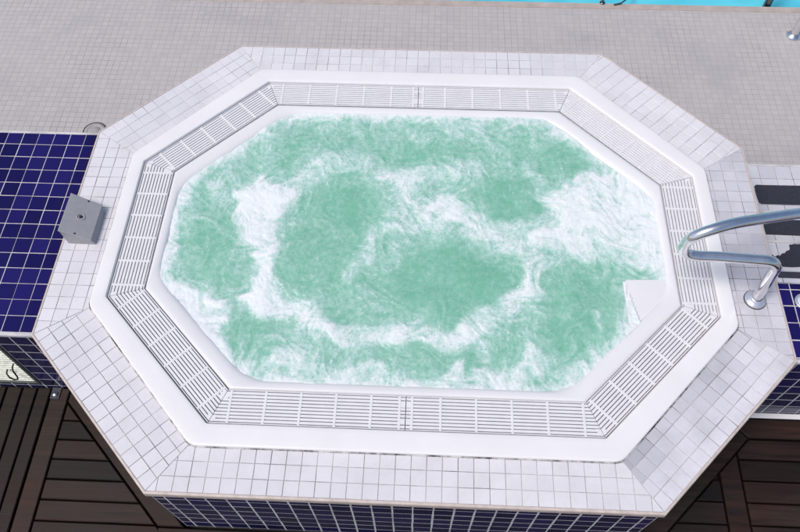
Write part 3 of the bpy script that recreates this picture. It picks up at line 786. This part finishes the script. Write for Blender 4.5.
# ------------------------------------------------------------------ timber deck
def board(mb, poly, mi, gap=.0028, tone=None):
    if area(poly) < 0: poly = list(reversed(poly))
    q = inset(poly, gap)
    if q and area(q) > 2e-4:
        dz = random.uniform(-.0012, .0012)
        mb.prism(q, DZ-.028, DZ+dz, mi, random.random() if tone is None else tone, .003)
mb = MB(); YB = -2.6
WX, WY, WL, WR = 0, 1, 2, 3
plf = octo(Q0, -.004)                        # foot of the surround
nL = (-math.sqrt(.5), -math.sqrt(.5)); 
tl_in = -((-1.385) + (-.542))*math.sqrt(.5); # trim inner line x+y = -1.927
# left: lengthwise boards, seam, edge board
x = -1.472
ed = [-1.472,-1.531,-1.594,-1.660]
while ed[-1] > -2.9: ed.append(ed[-1]-.066)
for k in range(len(ed)-1): board(mb, [(ed[k+1],YB),(ed[k],YB),(ed[k],-.478),(ed[k+1],-.478)], WY, .0035)
board(mb, [(-1.468,YB),(-1.393,YB),(-1.393,-.478),(-1.468,-.478)], WY, .0022)
# cross boards cut along the trim
def below_left(poly):  return clip(poly, (math.sqrt(.5), math.sqrt(.5)), -1.929*math.sqrt(.5))
def below_right(poly): return clip(poly, (-math.sqrt(.5), math.sqrt(.5)), -1.930*math.sqrt(.5))
y = -.537; k = 0
while y > YB:
    for (a, b) in ((-1.391, -.60 + .3*random.random()),):
        q = below_left([(-1.391, y-.078), (0, y-.078), (0, y), (-1.391, y)])
        q = clip(q, (0, 1), y) if q else q
        if q and y < -1.09:
            q = [(-1.391, y-.078), (.0, y-.078), (.0, y), (-1.391, y)]
        if q: board(mb, q, WX)
    y -= .078
# trims along the sloping sides
c0 = plf[5]; c1 = plf[6]
board(mb, [(-1.355,-.478),(-1.391,-.538),(-.92,-1.009),(-.838,-1.010)] if False else [(c0[0]-.01,-.478),(-1.391,-.478),(-1.391,-.5365),(-.919,-1.0085),(c1[0]-.003,-1.0085)], WL, .0022)
d0 = plf[0]; d1 = plf[7]
board(mb, [(1.308,-.554),(1.3505,-.589) if False else (1.345,-.584),(.921,-1.0085),(d1[0]+.003,-1.0085),(1.28,-.534)] if False else [(d1[0]+.003,-1.0085),(.9215,-1.0085),(1.3475,-.5825),(1.305,-.540)], WR, .0022)
# front boards along the near side
yy = -1.0095
board(mb, [(-.918,yy-.079),(.921,yy-.079),(.921,yy),(-.918,yy)], WX)
# right side rows
band = [(1.3065,-.5395),(1.349,-.5825),(2.9,-.5835),(2.9,-.4995),(1.36,-.4995)]
board(mb, list(reversed(band)), WX, .0022, .75)
q = [(1.208,YB),(1.289,YB),(1.289,-.5),(1.208,-.5)]; board(mb, below_right(q), WY, .0025)
q0 = -.5855
y = q0
while y > YB:
    a = below_right([(1.291, y-.0825), (2.9, y-.0825), (2.9, y), (1.291, y)])
    if a: board(mb, a, WX)
    q = below_right([(.0, y-.0835), (1.206, y-.0835), (1.206, y), (.0, y)])
    if y < -1.09: q = [(.0, y-.0835), (1.206, y-.0835), (1.206, y), (.0, y)]
    if q: board(mb, q, WX)
    y -= .0825
tag(mb.build('timber_deck', [M['wood_x'], M['wood_y'], M['wood_l'], M['wood_r']]), kind='structure')
mb = MB(); mb.add([(-3,YB,DZ-.06),(3,YB,DZ-.06),(3,-.46,DZ-.06),(-3,-.46,DZ-.06)], [(0,1,2,3)])
tag(mb.build('under_deck_shade', m_plain('board_gap_shade', (.006,.006,.006), .95, .2)), kind='structure')  # added near-black sheet, stands in for the shade between the boards
# fixing bolt by the wall
bo = empty('deck_bolt', (-1.447,-.512,DZ), 'round steel bolt head on a dark bracket at the foot of the left wall', 'bolt')
mb = MB(); mb.box(-1.466,-1.428,-.528,-.479, DZ+.0015, DZ+.005, 0, .5, .001); mb.build('bracket', m_plain('blue_grey_bracket', (.04,.045,.07), .5, .2), bo)
mb = MB(); mb.lathe((-1.447,-.510,DZ+.005), [(.0115,0),(.0115,.004),(.009,.008),(.005,.0095),(0,.010)], 20); mb.build('bolt_head', M['chrome'], bo)

# ------------------------------------------------------------------ light
SUN_EL, SUN_AZ = 60, 238           # degrees; azimuth clockwise from +y
w = bpy.data.worlds.new('World'); S.world = w; w.use_nodes = True
nt = w.node_tree; bg = nt.nodes['Background']
sky = nt.nodes.new('ShaderNodeTexSky'); sky.sky_type = 'NISHITA'; sky.sun_disc = False
sky.sun_elevation = R(SUN_EL); sky.sun_rotation = R(SUN_AZ); sky.air_density = 1.0; sky.dust_density = 3.0; sky.ozone_density = 1.0
nt.links.new(sky.outputs[0], bg.inputs[0]); bg.inputs[1].default_value = .132
sl = bpy.data.lights.new('sun', 'SUN'); sl.energy = 2.05; sl.angle = R(22); sl.color = (1, .93, .85)
so = bpy.data.objects.new('sun', sl); COL.objects.link(so)
d = Vector((math.sin(R(SUN_AZ))*math.cos(R(SUN_EL)), math.cos(R(SUN_AZ))*math.cos(R(SUN_EL)), math.sin(R(SUN_EL))))
so.rotation_euler = (-d).to_track_quat('-Z', 'Y').to_euler()

# ------------------------------------------------------------------ camera
cd = bpy.data.cameras.new('camera'); cam = bpy.data.objects.new('camera', cd); COL.objects.link(cam)
cam.location = (.04001529, -1.56087741, 2.35453228); cam.rotation_euler = (.54310862, .00964619, .04246052)
cd.sensor_width = 36; cd.lens = 36*738.08/800; cd.clip_start = .05; cd.clip_end = 1500
S.camera = cam
S.view_settings.view_transform = 'Standard'; S.view_settings.look = 'None'; S.view_settings.exposure = 0
